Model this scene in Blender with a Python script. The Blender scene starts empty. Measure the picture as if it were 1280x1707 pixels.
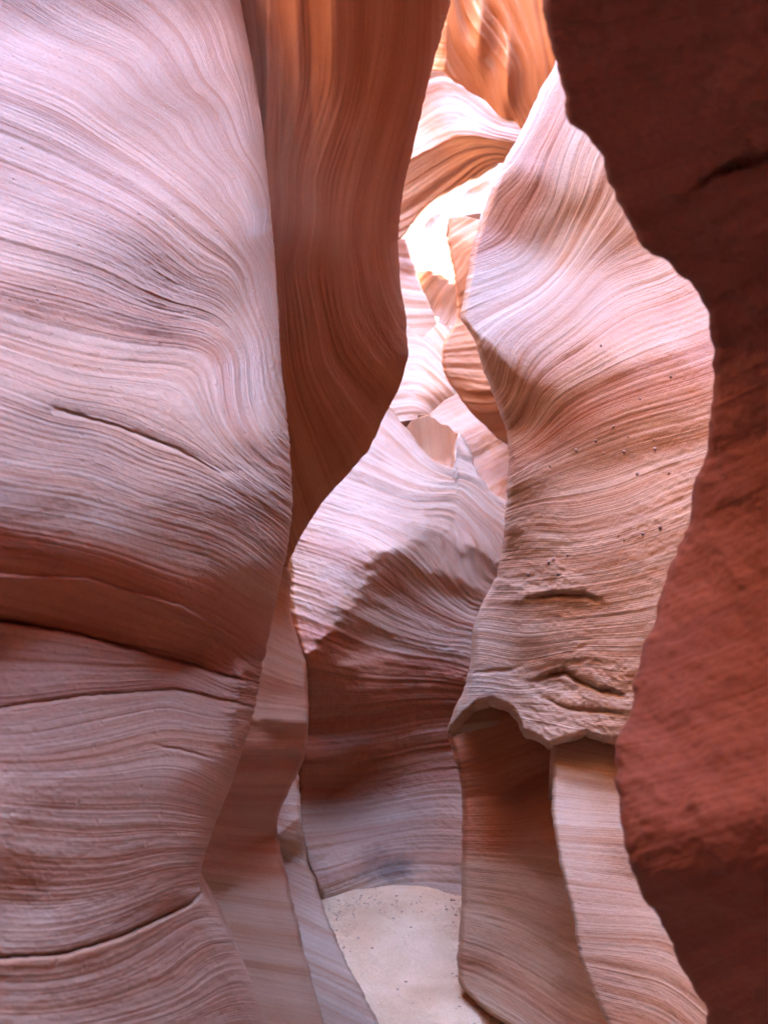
import bpy, math, random
import numpy as np
SC = bpy.context.scene
COL = SC.collection
rng = np.random.RandomState(7)
R = math.radians

# ------------------------------------------------------------------ camera
PITCH, CAMZ, F = R(12.0), 1.5, 1285.0
cam_data = bpy.data.cameras.new('camera')
cam = bpy.data.objects.new('camera', cam_data); COL.objects.link(cam)
cam.location = (0, 0, CAMZ); cam.rotation_euler = (R(90) + PITCH, 0, 0)
cam_data.sensor_fit = 'VERTICAL'; cam_data.sensor_height = 34.6
cam_data.lens = 34.6 * F / 1707.0
cam_data.clip_start = 0.05; cam_data.clip_end = 500
cam_data.dof.use_dof = True; cam_data.dof.focus_distance = 2.6; cam_data.dof.aperture_fstop = 4.2
SC.camera = cam

# ------------------------------------------------------------------ daylight
SUN_EL, SUN_AZ = R(44), R(108)          # azimuth measured from +Y towards +X
world = bpy.data.worlds.new('World'); SC.world = world; world.use_nodes = True
wn = world.node_tree.nodes; wn.clear()
wo = wn.new('ShaderNodeOutputWorld'); bg = wn.new('ShaderNodeBackground'); sky = wn.new('ShaderNodeTexSky')
sky.sky_type = 'NISHITA'; sky.sun_disc = False
sky.sun_elevation = SUN_EL; sky.sun_rotation = SUN_AZ
sky.altitude = 1300; sky.air_density = 1.0; sky.dust_density = 0.3; sky.ozone_density = 4.0
bg.inputs['Strength'].default_value = 0.15
world.node_tree.links.new(sky.outputs[0], bg.inputs[0]); world.node_tree.links.new(bg.outputs[0], wo.inputs[0])
sd = bpy.data.lights.new('sun', 'SUN'); sd.energy = 2.3; sd.angle = R(0.5); sd.color = (1, .95, .87)
sun = bpy.data.objects.new('sun', sd); COL.objects.link(sun); sun.location = (3, -3, 20)
from mathutils import Vector
sdir = Vector((math.sin(SUN_AZ)*math.cos(SUN_EL), math.cos(SUN_AZ)*math.cos(SUN_EL), math.sin(SUN_EL)))
sun.rotation_euler = (-sdir).to_track_quat('-Z', 'Y').to_euler()
SC.view_settings.view_transform = 'Standard'; SC.view_settings.look = 'None'
SC.view_settings.exposure = 6.68; SC.view_settings.gamma = 1; SC.view_settings.use_curve_mapping = False
try:
    SC.cycles.max_bounces = 12; SC.cycles.diffuse_bounces = 8; SC.cycles.glossy_bounces = 2
    SC.cycles.caustics_reflective = False; SC.cycles.caustics_refractive = False
    SC.cycles.use_denoising = True
except Exception:
    pass

# ------------------------------------------------------------------ materials
def sandstone(name, pale=(.43, .268, .175), red=(.34, .14, .062), dark=(.21, .088, .048), scale=1.0,
              contrast=.5, grain=1.0, bump=1.0, spec=.45, stain=None, red_shade_beds=()):
    m = bpy.data.materials.new(name); m.use_nodes = True
    nt = m.node_tree; n = nt.nodes; L = nt.links; n.clear()
    out = n.new('ShaderNodeOutputMaterial'); b = n.new('ShaderNodeBsdfPrincipled')
    L.new(b.outputs[0], out.inputs[0])
    b.inputs['Roughness'].default_value = .55 if spec > .3 else .9
    b.inputs['Specular IOR Level'].default_value = spec
    at = n.new('ShaderNodeAttribute'); at.attribute_name = 'strata'
    geo = n.new('ShaderNodeTexCoord')
    sep = n.new('ShaderNodeSeparateXYZ'); L.new(geo.outputs['Object'], sep.inputs[0])
    def math_(op, a, bb=None):
        k = n.new('ShaderNodeMath'); k.operation = op
        for i, v in enumerate((a, bb)):
            if v is None: continue
            if isinstance(v, (int, float)): k.inputs[i].default_value = v
            else: L.new(v, k.inputs[i])
        return k.outputs[0]
    def band(freq, along, detail=2.0, rough=.55):
        c = n.new('ShaderNodeCombineXYZ')
        L.new(math_('MULTIPLY', at.outputs['Fac'], freq*scale), c.inputs[0])
        L.new(math_('MULTIPLY', sep.outputs[0], along), c.inputs[1])
        yz = math_('ADD', math_('MULTIPLY', sep.outputs[1], along*.7), math_('MULTIPLY', sep.outputs[2], along*.5))
        L.new(yz, c.inputs[2])
        t = n.new('ShaderNodeTexNoise'); t.inputs['Scale'].default_value = 1.0
        t.inputs['Detail'].default_value = detail; t.inputs['Roughness'].default_value = rough
        L.new(c.outputs[0], t.inputs['Vector'])
        return t.outputs['Fac']
    def noise(scale_, detail=4, rough=.6):
        t = n.new('ShaderNodeTexNoise'); t.inputs['Scale'].default_value = scale_
        t.inputs['Detail'].default_value = detail; t.inputs['Roughness'].default_value = rough
        L.new(geo.outputs['Object'], t.inputs['Vector']); return t.outputs['Fac']
    def ramp(src, stops):
        r = n.new('ShaderNodeValToRGB'); L.new(src, r.inputs[0])
        e = r.color_ramp.elements
        while len(e) > 1: e.remove(e[-1])
        e[0].position = stops[0][0]; e[0].color = (*stops[0][1], 1)
        for p, c in stops[1:]:
            k = e.new(p); k.color = (*c, 1)
        return r.outputs[0]
    def mix(fac, a, bb, mode='MIX'):
        k = n.new('ShaderNodeMix'); k.data_type = 'RGBA'; k.blend_type = mode
        if isinstance(fac, (int, float)): k.inputs[0].default_value = fac
        else: L.new(fac, k.inputs[0])
        for i, v in ((6, a), (7, bb)):
            if isinstance(v, tuple): k.inputs[i].default_value = (*v, 1)
            else: L.new(v, k.inputs[i])
        return k.outputs[2]
    wide = band(.035, .35, 2)
    mid = band(.15, .55, 4)
    fine = band(.6, 1.1, 4, .7)
    base = ramp(wide, [(.28, red), (.44, tuple(.5*(x+y) for x, y in zip(pale, red))), (.56, pale), (.72, tuple(min(1, x*1.08) for x in pale))])
    midc = ramp(mid, [(.30, dark), (.42, red), (.50, pale), (.7, tuple(min(1, x*1.12) for x in pale))])
    col = mix(contrast, base, midc)
    finec = ramp(fine, [(.30, (.45, .36, .34)), (.42, (.82, .78, .76)), (.55, (1, 1, 1)), (.7, (1.0, 1.0, 1.0))])
    fade = ramp(noise(1.7, 4), [(.36, (.15,)*3), (.62, (1,)*3)])
    ff = n.new('ShaderNodeMath'); ff.operation = 'MULTIPLY'; L.new(fade, ff.inputs[0]); ff.inputs[1].default_value = min(1, .7*contrast+.3)
    col = mix(ff.outputs[0], col, finec, 'MULTIPLY')
    patch = ramp(noise(2.3, 5), [(.35, (.80, .70, .66)), (.6, (1, 1, 1))])
    col = mix(.55, col, patch, 'MULTIPLY')
    g = ramp(noise(110, 3, .7), [(.3, (.72, .70, .70)), (.6, (1.05, 1.05, 1.05))])
    col = mix(.45*grain, col, g, 'MULTIPLY')
    for s0, s1, amt in red_shade_beds:                  # redder beds: part banding, part shade and bounce colour painted into the rock
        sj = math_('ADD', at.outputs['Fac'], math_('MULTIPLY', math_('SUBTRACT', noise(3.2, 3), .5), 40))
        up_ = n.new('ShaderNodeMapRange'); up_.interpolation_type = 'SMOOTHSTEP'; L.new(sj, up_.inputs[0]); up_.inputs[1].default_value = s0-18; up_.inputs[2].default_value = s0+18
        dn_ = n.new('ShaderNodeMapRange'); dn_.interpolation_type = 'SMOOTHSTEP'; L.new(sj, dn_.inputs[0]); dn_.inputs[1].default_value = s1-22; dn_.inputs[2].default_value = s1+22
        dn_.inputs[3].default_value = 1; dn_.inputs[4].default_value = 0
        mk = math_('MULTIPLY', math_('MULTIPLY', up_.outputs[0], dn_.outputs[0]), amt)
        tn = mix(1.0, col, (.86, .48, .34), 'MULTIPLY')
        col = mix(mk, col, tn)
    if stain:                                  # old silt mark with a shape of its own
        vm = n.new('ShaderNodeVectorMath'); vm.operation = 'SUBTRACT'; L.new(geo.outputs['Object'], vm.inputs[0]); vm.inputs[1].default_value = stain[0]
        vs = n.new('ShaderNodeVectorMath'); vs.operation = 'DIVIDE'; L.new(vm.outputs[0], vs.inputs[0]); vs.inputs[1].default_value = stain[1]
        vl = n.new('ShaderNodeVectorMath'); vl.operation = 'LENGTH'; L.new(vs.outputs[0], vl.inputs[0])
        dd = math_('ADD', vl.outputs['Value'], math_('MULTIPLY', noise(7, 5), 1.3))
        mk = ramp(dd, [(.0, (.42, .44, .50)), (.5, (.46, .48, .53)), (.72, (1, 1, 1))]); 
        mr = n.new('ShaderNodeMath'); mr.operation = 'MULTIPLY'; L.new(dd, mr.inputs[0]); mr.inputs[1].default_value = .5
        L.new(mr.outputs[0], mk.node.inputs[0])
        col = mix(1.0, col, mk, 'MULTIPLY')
    L.new(col, b.inputs['Base Color'])
    h1 = math_('MULTIPLY', mid, 1.0)
    h2 = math_('MULTIPLY', math_('MULTIPLY', fine, fade), .6)
    h3 = math_('MULTIPLY', noise(60, 5, .7), .45*grain)
    h4 = math_('MULTIPLY', noise(18, 4, .6), .35*grain)
    vo = n.new('ShaderNodeTexVoronoi'); vo.inputs['Scale'].default_value = 26; L.new(geo.outputs['Object'], vo.inputs['Vector'])
    pit = ramp(vo.outputs['Distance'], [(.0, (0, 0, 0)), (.13, (1, 1, 1))])
    h4 = math_('ADD', h4, math_('MULTIPLY', pit, .5*grain))
    h = math_('ADD', math_('ADD', h1, h2), math_('ADD', h3, h4))
    bp = n.new('ShaderNodeBump'); bp.inputs['Strength'].default_value = min(1, .55*bump); bp.inputs['Distance'].default_value = .012
    L.new(h, bp.inputs['Height']); L.new(bp.outputs[0], b.inputs['Normal'])
    return m

M_MAIN = sandstone('sandstone_banded', contrast=.25)
M_SMOOTH = sandstone('sandstone_smooth', pale=(.46, .235, .125), red=(.36, .14, .058), contrast=.18, grain=.7, bump=.6, spec=.35)
M_FIN = sandstone('sandstone_red', pale=(.36, .155, .075), red=(.29, .105, .042), dark=(.2, .07, .03), contrast=.14, grain=.7, bump=.5, spec=.3)
M_STRIPE = sandstone('sandstone_striped', contrast=.24, scale=1.5)
M_BULGE = sandstone('sandstone_left_beds', contrast=.25, red_shade_beds=[(868, 1042, .85), (1042, 1172, .45), (1172, 1900, .28), (440, 520, .25)])
M_HOLLOW = sandstone('sandstone_right_beds', contrast=.2, scale=1.5, red_shade_beds=[(258, 350, .7), (610, 660, .45), (695, 775, .6)])
M_PILLAR = sandstone('sandstone_pillar', pale=(.45, .25, .145), red=(.36, .14, .058), contrast=.2, grain=.8, bump=.8, spec=.35, red_shade_beds=[(1190, 1420, .75), (1590, 1625, .5)])
M_STEP = sandstone('sandstone_step', pale=(.45, .26, .16), red=(.36, .14, .06), contrast=.18, grain=.7, bump=.7, spec=.4, red_shade_beds=[(1130, 1180, .5), (1205, 1470, .65)])
M_STAIN = sandstone('sandstone_silt_marked', contrast=.24, scale=1.5, red_shade_beds=[(1330, 1455, .4), (1085, 1330, .95), (930, 975, .4)], stain=((.02, 5.1, .30), (.30, .8, .16)))
M_FAR = sandstone('sandstone_far', contrast=.3, scale=1.6, grain=.4, bump=.6)
M_DARK = sandstone('sandstone_shaded', pale=(.155, .046, .027), red=(.115, .03, .017), dark=(.08, .022, .013), spec=.2, contrast=.08, grain=1.3, bump=.4, scale=.4)  # same rock, albedo darkened to stand in for deeper shade

def sand_material():
    m = bpy.data.materials.new('canyon_sand'); m.use_nodes = True
    nt = m.node_tree; n = nt.nodes; L = nt.links; b = n['Principled BSDF']
    b.inputs['Roughness'].default_value = .95; b.inputs['Specular IOR Level'].default_value = .15
    tc = n.new('ShaderNodeTexCoord')
    def noise(s, d):
        t = n.new('ShaderNodeTexNoise'); t.inputs['Scale'].default_value = s; t.inputs['Detail'].default_value = d
        L.new(tc.outputs['Object'], t.inputs['Vector']); return t.outputs['Fac']
    r = n.new('ShaderNodeValToRGB'); L.new(noise(3, 6), r.inputs[0])
    r.color_ramp.elements[0].position = .3; r.color_ramp.elements[0].color = (.62, .36, .20, 1)
    r.color_ramp.elements[1].position = .7; r.color_ramp.elements[1].color = (.82, .52, .32, 1)
    r2 = n.new('ShaderNodeValToRGB'); L.new(noise(260, 3), r2.inputs[0])
    r2.color_ramp.elements[0].position = .35; r2.color_ramp.elements[0].color = (.75, .70, .68, 1)
    r2.color_ramp.elements[1].position = .55; r2.color_ramp.elements[1].color = (1, 1, 1, 1)
    k = n.new('ShaderNodeMix'); k.data_type = 'RGBA'; k.blend_type = 'MULTIPLY'; k.inputs[0].default_value = .5
    L.new(r.outputs[0], k.inputs[6]); L.new(r2.outputs[0], k.inputs[7]); L.new(k.outputs[2], b.inputs['Base Color'])
    bp = n.new('ShaderNodeBump'); bp.inputs['Strength'].default_value = .8; bp.inputs['Distance'].default_value = .03
    a = n.new('ShaderNodeMath'); a.operation = 'ADD'; L.new(noise(40, 6), a.inputs[0]); L.new(noise(9, 4), a.inputs[1])
    L.new(a.outputs[0], bp.inputs['Height']); L.new(bp.outputs[0], b.inputs['Normal'])
    return m
M_SAND = sand_material()

# ------------------------------------------------------------------ numeric helpers
def rays(px, py):
    x = (px - 640.0)/F; y = (853.5 - py)/F
    c, s = math.cos(PITCH), math.sin(PITCH)
    return x, c - s*y, s + c*y            # world x, y, z (unnormalised)

def place(px, py, rho):                    # rho: horizontal distance from the camera
    dx, dy, dz = rays(px, py)
    h = np.sqrt(dx*dx + dy*dy)
    return np.stack([dx/h*rho, dy/h*rho, CAMZ + dz/h*rho], -1)

def tps(pts, vals, X, Y, smooth=1e-3):
    P = np.array(pts, float)/500.; v = np.array(vals, float); nP = len(P)
    def U(r2): return r2*np.log(r2 + 1e-12)
    d2 = ((P[:, None]-P[None])**2).sum(-1)
    A = np.zeros((nP+3, nP+3)); A[:nP, :nP] = U(d2) + smooth*np.eye(nP)
    A[:nP, nP] = 1; A[:nP, nP+1:] = P; A[nP, :nP] = 1; A[nP+1:, :nP] = P.T
    w = np.linalg.lstsq(A, np.concatenate([v, [0, 0, 0]]), rcond=None)[0]
    x, y = X/500., Y/500.
    out = w[nP] + w[nP+1]*x + w[nP+2]*y
    for i in range(nP):
        out = out + w[i]*U((x-P[i, 0])**2 + (y-P[i, 1])**2)
    return out

def idw(pts, vals, X, Y, p=3.0, s=12.0, ax=1.0, ay=1.0):
    num = np.zeros_like(X); den = np.zeros_like(X)
    for (x, y), v in zip(pts, vals):
        w = 1.0/((((X-x)*ax)**2 + ((Y-y)*ay)**2 + s*s)**(p/2))
        num += w*v; den += w
    return num/den

def cubic_sample(A, fx, fy):
    h, w = A.shape
    ix = np.clip(np.floor(fx).astype(int), 0, w-1); iy = np.clip(np.floor(fy).astype(int), 0, h-1)
    tx = fx-ix; ty = fy-iy
    def wts(t):
        return (-.5*t+t*t-.5*t**3, 1-2.5*t*t+1.5*t**3, .5*t+2*t*t-1.5*t**3, -.5*t*t+.5*t**3)
    wx, wy = wts(tx), wts(ty); out = 0
    for j in range(4):
        yy = np.clip(iy+j-1, 0, h-1)
        row = 0
        for i in range(4):
            row = row + wx[i]*A[yy, np.clip(ix+i-1, 0, w-1)]
        out = out + wy[j]*row
    return out

def screened_poisson(gx, gy, D0, lam):
    """least squares D with grad D = (gx, gy), weakly tied to D0 (all per grid cell)"""
    h, w = D0.shape
    div = np.zeros((h, w))
    ex = .5*(gx[:, 1:]+gx[:, :-1]); ey = .5*(gy[1:]+gy[:-1])
    div[:, :-1] += ex; div[:, 1:] -= ex
    div[:-1] += ey; div[1:] -= ey
    rhs = -div + lam*D0
    m = np.concatenate([np.concatenate([rhs, rhs[:, ::-1]], 1), np.concatenate([rhs[::-1], rhs[::-1, ::-1]], 1)], 0)
    Fm = np.fft.rfft2(m)
    ky = 2-2*np.cos(2*np.pi*np.arange(2*h)/(2*h)); kx = 2-2*np.cos(2*np.pi*np.arange(w+1)/(2*w))
    Fm /= (ky[:, None] + kx[None] + lam)
    return np.fft.irfft2(Fm, s=(2*h, 2*w))[:h, :w]

_tab = rng.rand(8192)
def vnoise1(x, seed=0):
    x = x + seed*37.17; i = np.floor(x).astype(int); t = x-i; t = t*t*(3-2*t)
    a = _tab[i % 8192]; b = _tab[(i+1) % 8192]
    return a+(b-a)*t
_tab2 = rng.rand(256, 256)
def vnoise2(x, y, seed=0):
    x = x+seed*11.3; y = y+seed*7.7
    i = np.floor(x).astype(int); j = np.floor(y).astype(int); u = x-i; v = y-j
    u = u*u*(3-2*u); v = v*v*(3-2*v)
    g = lambda a, b: _tab2[a % 256, b % 256]
    return (g(i, j)*(1-u)+g(i+1, j)*u)*(1-v)+(g(i, j+1)*(1-u)+g(i+1, j+1)*u)*v
def fbm2(x, y, o=4, seed=0):
    r = 0; a = .5
    for k in range(o):
        r = r+a*(vnoise2(x*2**k, y*2**k, seed+k)-.5); a *= .55
    return r

def interp_edge(poly, t, axis=1):
    """poly of (x, y); axis=1: return x at y=t"""
    P = sorted(poly, key=lambda p: p[axis])
    a = np.array([p[axis] for p in P], float); b = np.array([p[1-axis] for p in P], float)
    return np.interp(t, a, b)
def smooth_edge(poly, t, axis=1, k=5):
    tt = np.asarray(t, float); out = 0
    offs = np.linspace(-k, k, 5)
    for o in offs: out = out+interp_edge(poly, tt+o, axis)
    return out/len(offs)

def make_mesh(name, P, S, mat, fmask=None, parent=None, flip=False):
    h, w, _ = P.shape
    idx = np.arange(h*w).reshape(h, w)
    q = np.stack([idx[:-1, :-1], idx[1:, :-1], idx[1:, 1:], idx[:-1, 1:]], -1)
    if fmask is not None: q = q[fmask]
    q = q.reshape(-1, 4)
    if flip: q = q[:, ::-1]
    used = np.unique(q); remap = np.zeros(h*w, int); remap[used] = np.arange(len(used)); q = remap[q]
    V = P.reshape(-1, 3)[used]; Sv = S.reshape(-1)[used]
    me = bpy.data.meshes.new(name)
    me.vertices.add(len(V)); me.vertices.foreach_set('co', V.astype('f').ravel())
    me.loops.add(len(q)*4); me.loops.foreach_set('vertex_index', q.astype('i').ravel())
    me.polygons.add(len(q)); me.polygons.foreach_set('loop_start', (np.arange(len(q))*4).astype('i'))
    me.polygons.foreach_set('loop_total', np.full(len(q), 4, 'i'))
    me.polygons.foreach_set('use_smooth', np.ones(len(q), bool))
    at = me.attributes.new('strata', 'FLOAT', 'POINT'); at.data.foreach_set('value', Sv.astype('f'))
    me.update(calc_edges=True); me.materials.append(mat)
    o = bpy.data.objects.new(name, me); COL.objects.link(o)
    if parent: o.parent = parent
    return o

LAYERS = {}
def layer(name, mat, left, right, top, bottom, anchors, tilt, yaw, strata, label=None, category='rock wall', step=2.0,
          lam_px=150., creases=(), dents=(), relief=.006, band_px=(26, 9, 4), rough=.004,
          amp_pts=(), rough_pts=(), cracks=(), mod=1.0, lit=1.25, jag=0., lumpy=0., roundL=None, roundR=None, roundB=None, roundT=None,
          padL=(), padR=(), padT=(), padB=(), split=None, wobble=2.0, tilt_p=3.0):
    # chart fields on a regular coarse grid
    allp = left+right+top+bottom
    x0 = min(p[0] for p in allp)-16; x1 = max(p[0] for p in allp)+16
    y0 = min(p[1] for p in allp)-16; y1 = max(p[1] for p in allp)+16
    G = 4.0 if (x1-x0)*(y1-y0) > 160000 else 2.5
    nx = int((x1-x0)/G)+2; ny = int((y1-y0)/G)+2
    X, Y = np.meshgrid(x0+G*np.arange(nx), y0+G*np.arange(ny))
    C = 3                                    # coarse evaluation factor for the splines
    cx = np.arange(-1, nx//C+3); cy = np.arange(-1, ny//C+3)
    Xc, Yc = np.meshgrid(x0+G*C*cx, y0+G*C*cy)
    def up(A): return cubic_sample(A, np.broadcast_to(np.arange(nx)/C+1, (ny, nx)), np.broadcast_to((np.arange(ny)/C+1)[:, None], (ny, nx)))
    Sf = up(tps([p for c, v in strata for p in c], [v for c, v in strata for p in c], Xc, Yc, 1e-4))
    T = up(idw([t[:2] for t in tilt], [t[2] for t in tilt], Xc, Yc, p=tilt_p))
    W = up(idw([t[:2] for t in yaw], [t[2] for t in yaw], Xc, Yc, p=2.5, s=30))
    A0 = up(tps([t[:2] for t in anchors], [math.log(t[2]) for t in anchors], Xc, Yc, 3e-2))
    # streaky modulation along the bedding: terminators follow the beds
    AM = idw([a[:2] for a in amp_pts], [a[2] for a in amp_pts], X, Y, p=3) if amp_pts else 1.0
    T = T + AM*mod*(14*(vnoise1(Sf/38., 3)-.5) + 10*(vnoise1(Sf/14., 5)-.5))
    for poly, ab, be, la, lb in creases:     # sharp lips: tilt added above / below a line
        xs = np.array([p[0] for p in poly], float); ys = np.array([p[1] for p in poly], float)
        d = Y-sum(np.interp(X+o, xs, ys) for o in (-24, -12, 0, 12, 24))/5. + 5*fbm2(X/22., Y/60., 3, 9)*2 + jag*(vnoise1(Sf/9., 7)+.6*vnoise1(Sf/4., 8)-.8)
        fade = np.clip(np.minimum(X-xs[0], xs[-1]-X)/25.+1, 0, 1)
        T = T+fade*np.where(d < 0, ab*np.exp(d/la), be*np.exp(-d/lb))
    T = np.where(T < 0, T*1.45-4, T*lit)
    T = np.clip(T, -70, 58)
    dx, dy, dz = rays(X, Y); hh = np.hypot(dx, dy)
    az = np.arctan2(dx, dy); el = np.arctan2(dz, hh)
    s = np.radians(W); q = np.clip(az+s, R(-76), R(76))
    dlda = np.tan(q)
    tt = np.tan(np.radians(T))/np.maximum(np.cos(q), .45)
    te = np.tan(el)
    dlde = np.clip(tt*(1+te*te)/np.maximum(1-tt*te, .3), -4, 4)
    gx = dlda*np.gradient(az, axis=1) + dlde*np.gradient(el, axis=1)
    gy = dlda*np.gradient(az, axis=0) + dlde*np.gradient(el, axis=0)
    D = screened_poisson(gx, gy, A0, (G/lam_px)**2)
    # surface grid following the outline
    ya, yb = min(p[1] for p in top), max(p[1] for p in bottom)
    def ucoord(p):
        a = interp_edge(left, p[1]); b = interp_edge(right, p[1]); return (p[0]-a)/(b-a)
    ut = sorted([(ucoord(p), p[1]) for p in top]); ub = sorted([(ucoord(p), p[1]) for p in bottom])
    wmax = max(interp_edge(right, y)-interp_edge(left, y) for y in np.linspace(ya, yb, 20))
    nu = int(wmax/step)+2; nv = int((yb-ya)/step)+2
    u = np.linspace(0, 1, nu)
    yt = np.interp(u, [a for a, _ in ut], [b for _, b in ut]); ybm = np.interp(u, [a for a, _ in ub], [b for _, b in ub])
    v = np.linspace(0, 1, nv)[:, None]
    kk = max(3, int(60/step)); ker = np.hanning(2*kk+1); ker /= ker.sum()
    yts = np.convolve(np.pad(yt, kk, 'edge'), ker, 'valid'); ybs = np.convolve(np.pad(ybm, kk, 'edge'), ker, 'valid')
    H = yb-ya
    py = yts[None]+(ybs-yts)[None]*v + (yt-yts)[None]*np.exp(-v*H/90.)*(1-v) + (ybm-ybs)[None]*np.exp(-(1-v)*H/90.)*v
    xl = smooth_edge(left, py)+wobble*fbm2(py/14., py*0+3, 4, 21)*2
    xr = smooth_edge(right, py)+wobble*fbm2(py/14., py*0+8, 4, 31)*2
    px = xl+(xr-xl)*u[None]
    fx = (px-x0)/G; fy = (py-y0)/G
    rho = np.exp(cubic_sample(D, fx, fy)); S = cubic_sample(Sf, fx, fy)
    for rd, dist in ((roundL, px-xl), (roundR, xr-px), (roundB, ybm[None]-py), (roundT, py-yt[None])):
        if rd:
            qd = np.clip(1-dist/rd[1], 0, 1); rho = rho+rd[0]*(1-np.sqrt(np.maximum(0, 1-qd*qd)))
    for (cxp, cyp, rx, ry, dep) in dents:    # hollows (+) and bosses (-), metres
        rho = rho+dep*np.exp(-(((px-cxp)/rx)**2+((py-cyp)/ry)**2))
    for poly, groove, gw, stp, fade in cracks:   # open joints between beds; the lower bed stands proud
        xs = np.array([p[0] for p in poly], float); ys = np.array([p[1] for p in poly], float)
        d = py-np.interp(px, xs, ys)-3.5*fbm2(px/24., px*0+5, 4, 19)*2
        env = np.clip(np.minimum(px-xs[0], xs[-1]-px)/40., 0, 1)
        rho = rho+env*(groove*np.exp(-(d/gw)**2)-stp*(.5+.5*np.tanh(d/1.6))*np.exp(-np.maximum(d, 0)/fade))
    P = place(px, py, rho)
    # relief along the normal: bedding ribs and weathered grain
    def normals(P):
        a = np.gradient(P, axis=0); b = np.gradient(P, axis=1); nn = np.cross(a, b)
        nn /= np.linalg.norm(nn, axis=-1, keepdims=True)+1e-12
        return nn
    N = normals(P); toc = np.array([0, 0, CAMZ])-P
    N *= np.sign((N*toc).sum(-1, keepdims=True))
    amp = .45+1.1*vnoise2(px/70., py/70., 4)
    wob = 1.6*fbm2(px/60., py/60., 3, 2)
    b1 = vnoise1((S+wob)/band_px[0], 1); b2 = vnoise1((S+wob)/band_px[1], 2); b3 = vnoise1((S+wob*.5)/band_px[2], 3)
    b2 = 1-np.abs(2*b2-1)
    if amp_pts: amp = amp*idw([a[:2] for a in amp_pts], [a[2] for a in amp_pts], px, py, p=3)
    disp = relief*amp*(1.5*(b1-.5)+.8*(b2-.5)*(.3+vnoise2(px/50., S/40., 6))+.42*(b3-.5))
    rg = rough*(idw([a[:2] for a in rough_pts], [a[2] for a in rough_pts], px, py, p=3) if rough_pts else 1.0)
    disp = disp+rg*(2.2*fbm2(px/34., S/16., 4, 13)+1.1*fbm2(px/7., S/4., 3, 17))+lumpy*(fbm2(px/130., py/110., 2, 41)+.5*fbm2(px/45., py/40., 3, 43))
    P = P+N*disp[..., None]
    print('LAYER %-10s rho %.2f..%.2f z %.2f..%.2f tris %d' % (name, rho.min(), rho.max(), P[..., 2].min(), P[..., 2].max(), 2*nu*nv))
    # carry the rock on beyond the visible face
    nl, nr, nt_, nb = len(padL), len(padR), len(padT), len(padB)
    Pe = np.pad(P, ((nt_, nb), (nl, nr), (0, 0)), 'edge'); Se = np.pad(S, ((nt_, nb), (nl, nr)), 'edge')
    def near(o): return np.array(o, float)
    Le = np.linalg.norm(Pe[..., :2], axis=-1); sl = np.maximum(0, (Pe[..., 2]-CAMZ)/Le)   # edges recede up the slope they stand on
    for i, o in enumerate(padL):
        if o[1] > 0: Pe[:, nl-1-i, 2] += sl[:, nl-1-i]*min(math.hypot(o[0], o[1]), 1.5)
    for i, o in enumerate(padR):
        if o[1] > 0: Pe[:, nl+nu+i, 2] += sl[:, nl+nu+i]*min(math.hypot(o[0], o[1]), 1.5)
    for i, o in enumerate(padL): Pe[:, nl-1-i] += near(o); Se[:, nl-1-i] += 40*math.sqrt(i+1)
    for i, o in enumerate(padR): Pe[:, nl+nu+i] += near(o); Se[:, nl+nu+i] += 40*math.sqrt(i+1)
    for i, o in enumerate(padT): Pe[nt_-1-i] += near(o); Se[nt_-1-i] -= 150*abs(o[2])
    for i, o in enumerate(padB): Pe[nt_+nv+i] += near(o); Se[nt_+nv+i] += 150*abs(o[2])
    LAYERS[name] = (left, right, G, x0, y0, D)
    if split is None:
        o = make_mesh(name, Pe, Se, mat)
        if label: o['label'] = label; o['category'] = category; o['kind'] = 'thing'
        return o, P, px, py
    # split into beds along the cracks
    root = bpy.data.objects.new(name, None); COL.objects.link(root)
    root['label'] = label; root['category'] = category; root['kind'] = 'thing'
    pxe = np.pad(px, ((nt_, nb), (nl, nr)), 'edge'); pye = np.pad(py, ((nt_, nb), (nl, nr)), 'edge')
    pxc = pxe[:-1, :-1]; pyc = pye[:-1, :-1]
    lines = [np.interp(pxc, [p[0] for p in poly], [p[1] for p in poly]) for poly in split['lines']]
    code = sum((pyc > l).astype(int) for l in lines)
    for k, nm in enumerate(split['names']):
        make_mesh(nm, Pe, Se, mat, fmask=(code == k), parent=root)
    return root, P, px, py

def on_layer(name, x, y):
    left, right, G, x0, y0, D = LAYERS[name]
    rho = math.exp(float(cubic_sample(D, np.array([(x-x0)/G]), np.array([(y-y0)/G]))[0]))
    return place(np.array(x, float), np.array(y, float), rho), rho

def flat(yv, xs): return [(x, yv) for x in xs]
# rims: how the rock carries on above the picture, metres; leans shaped for the light
def rise(*o): return list(o)

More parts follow.
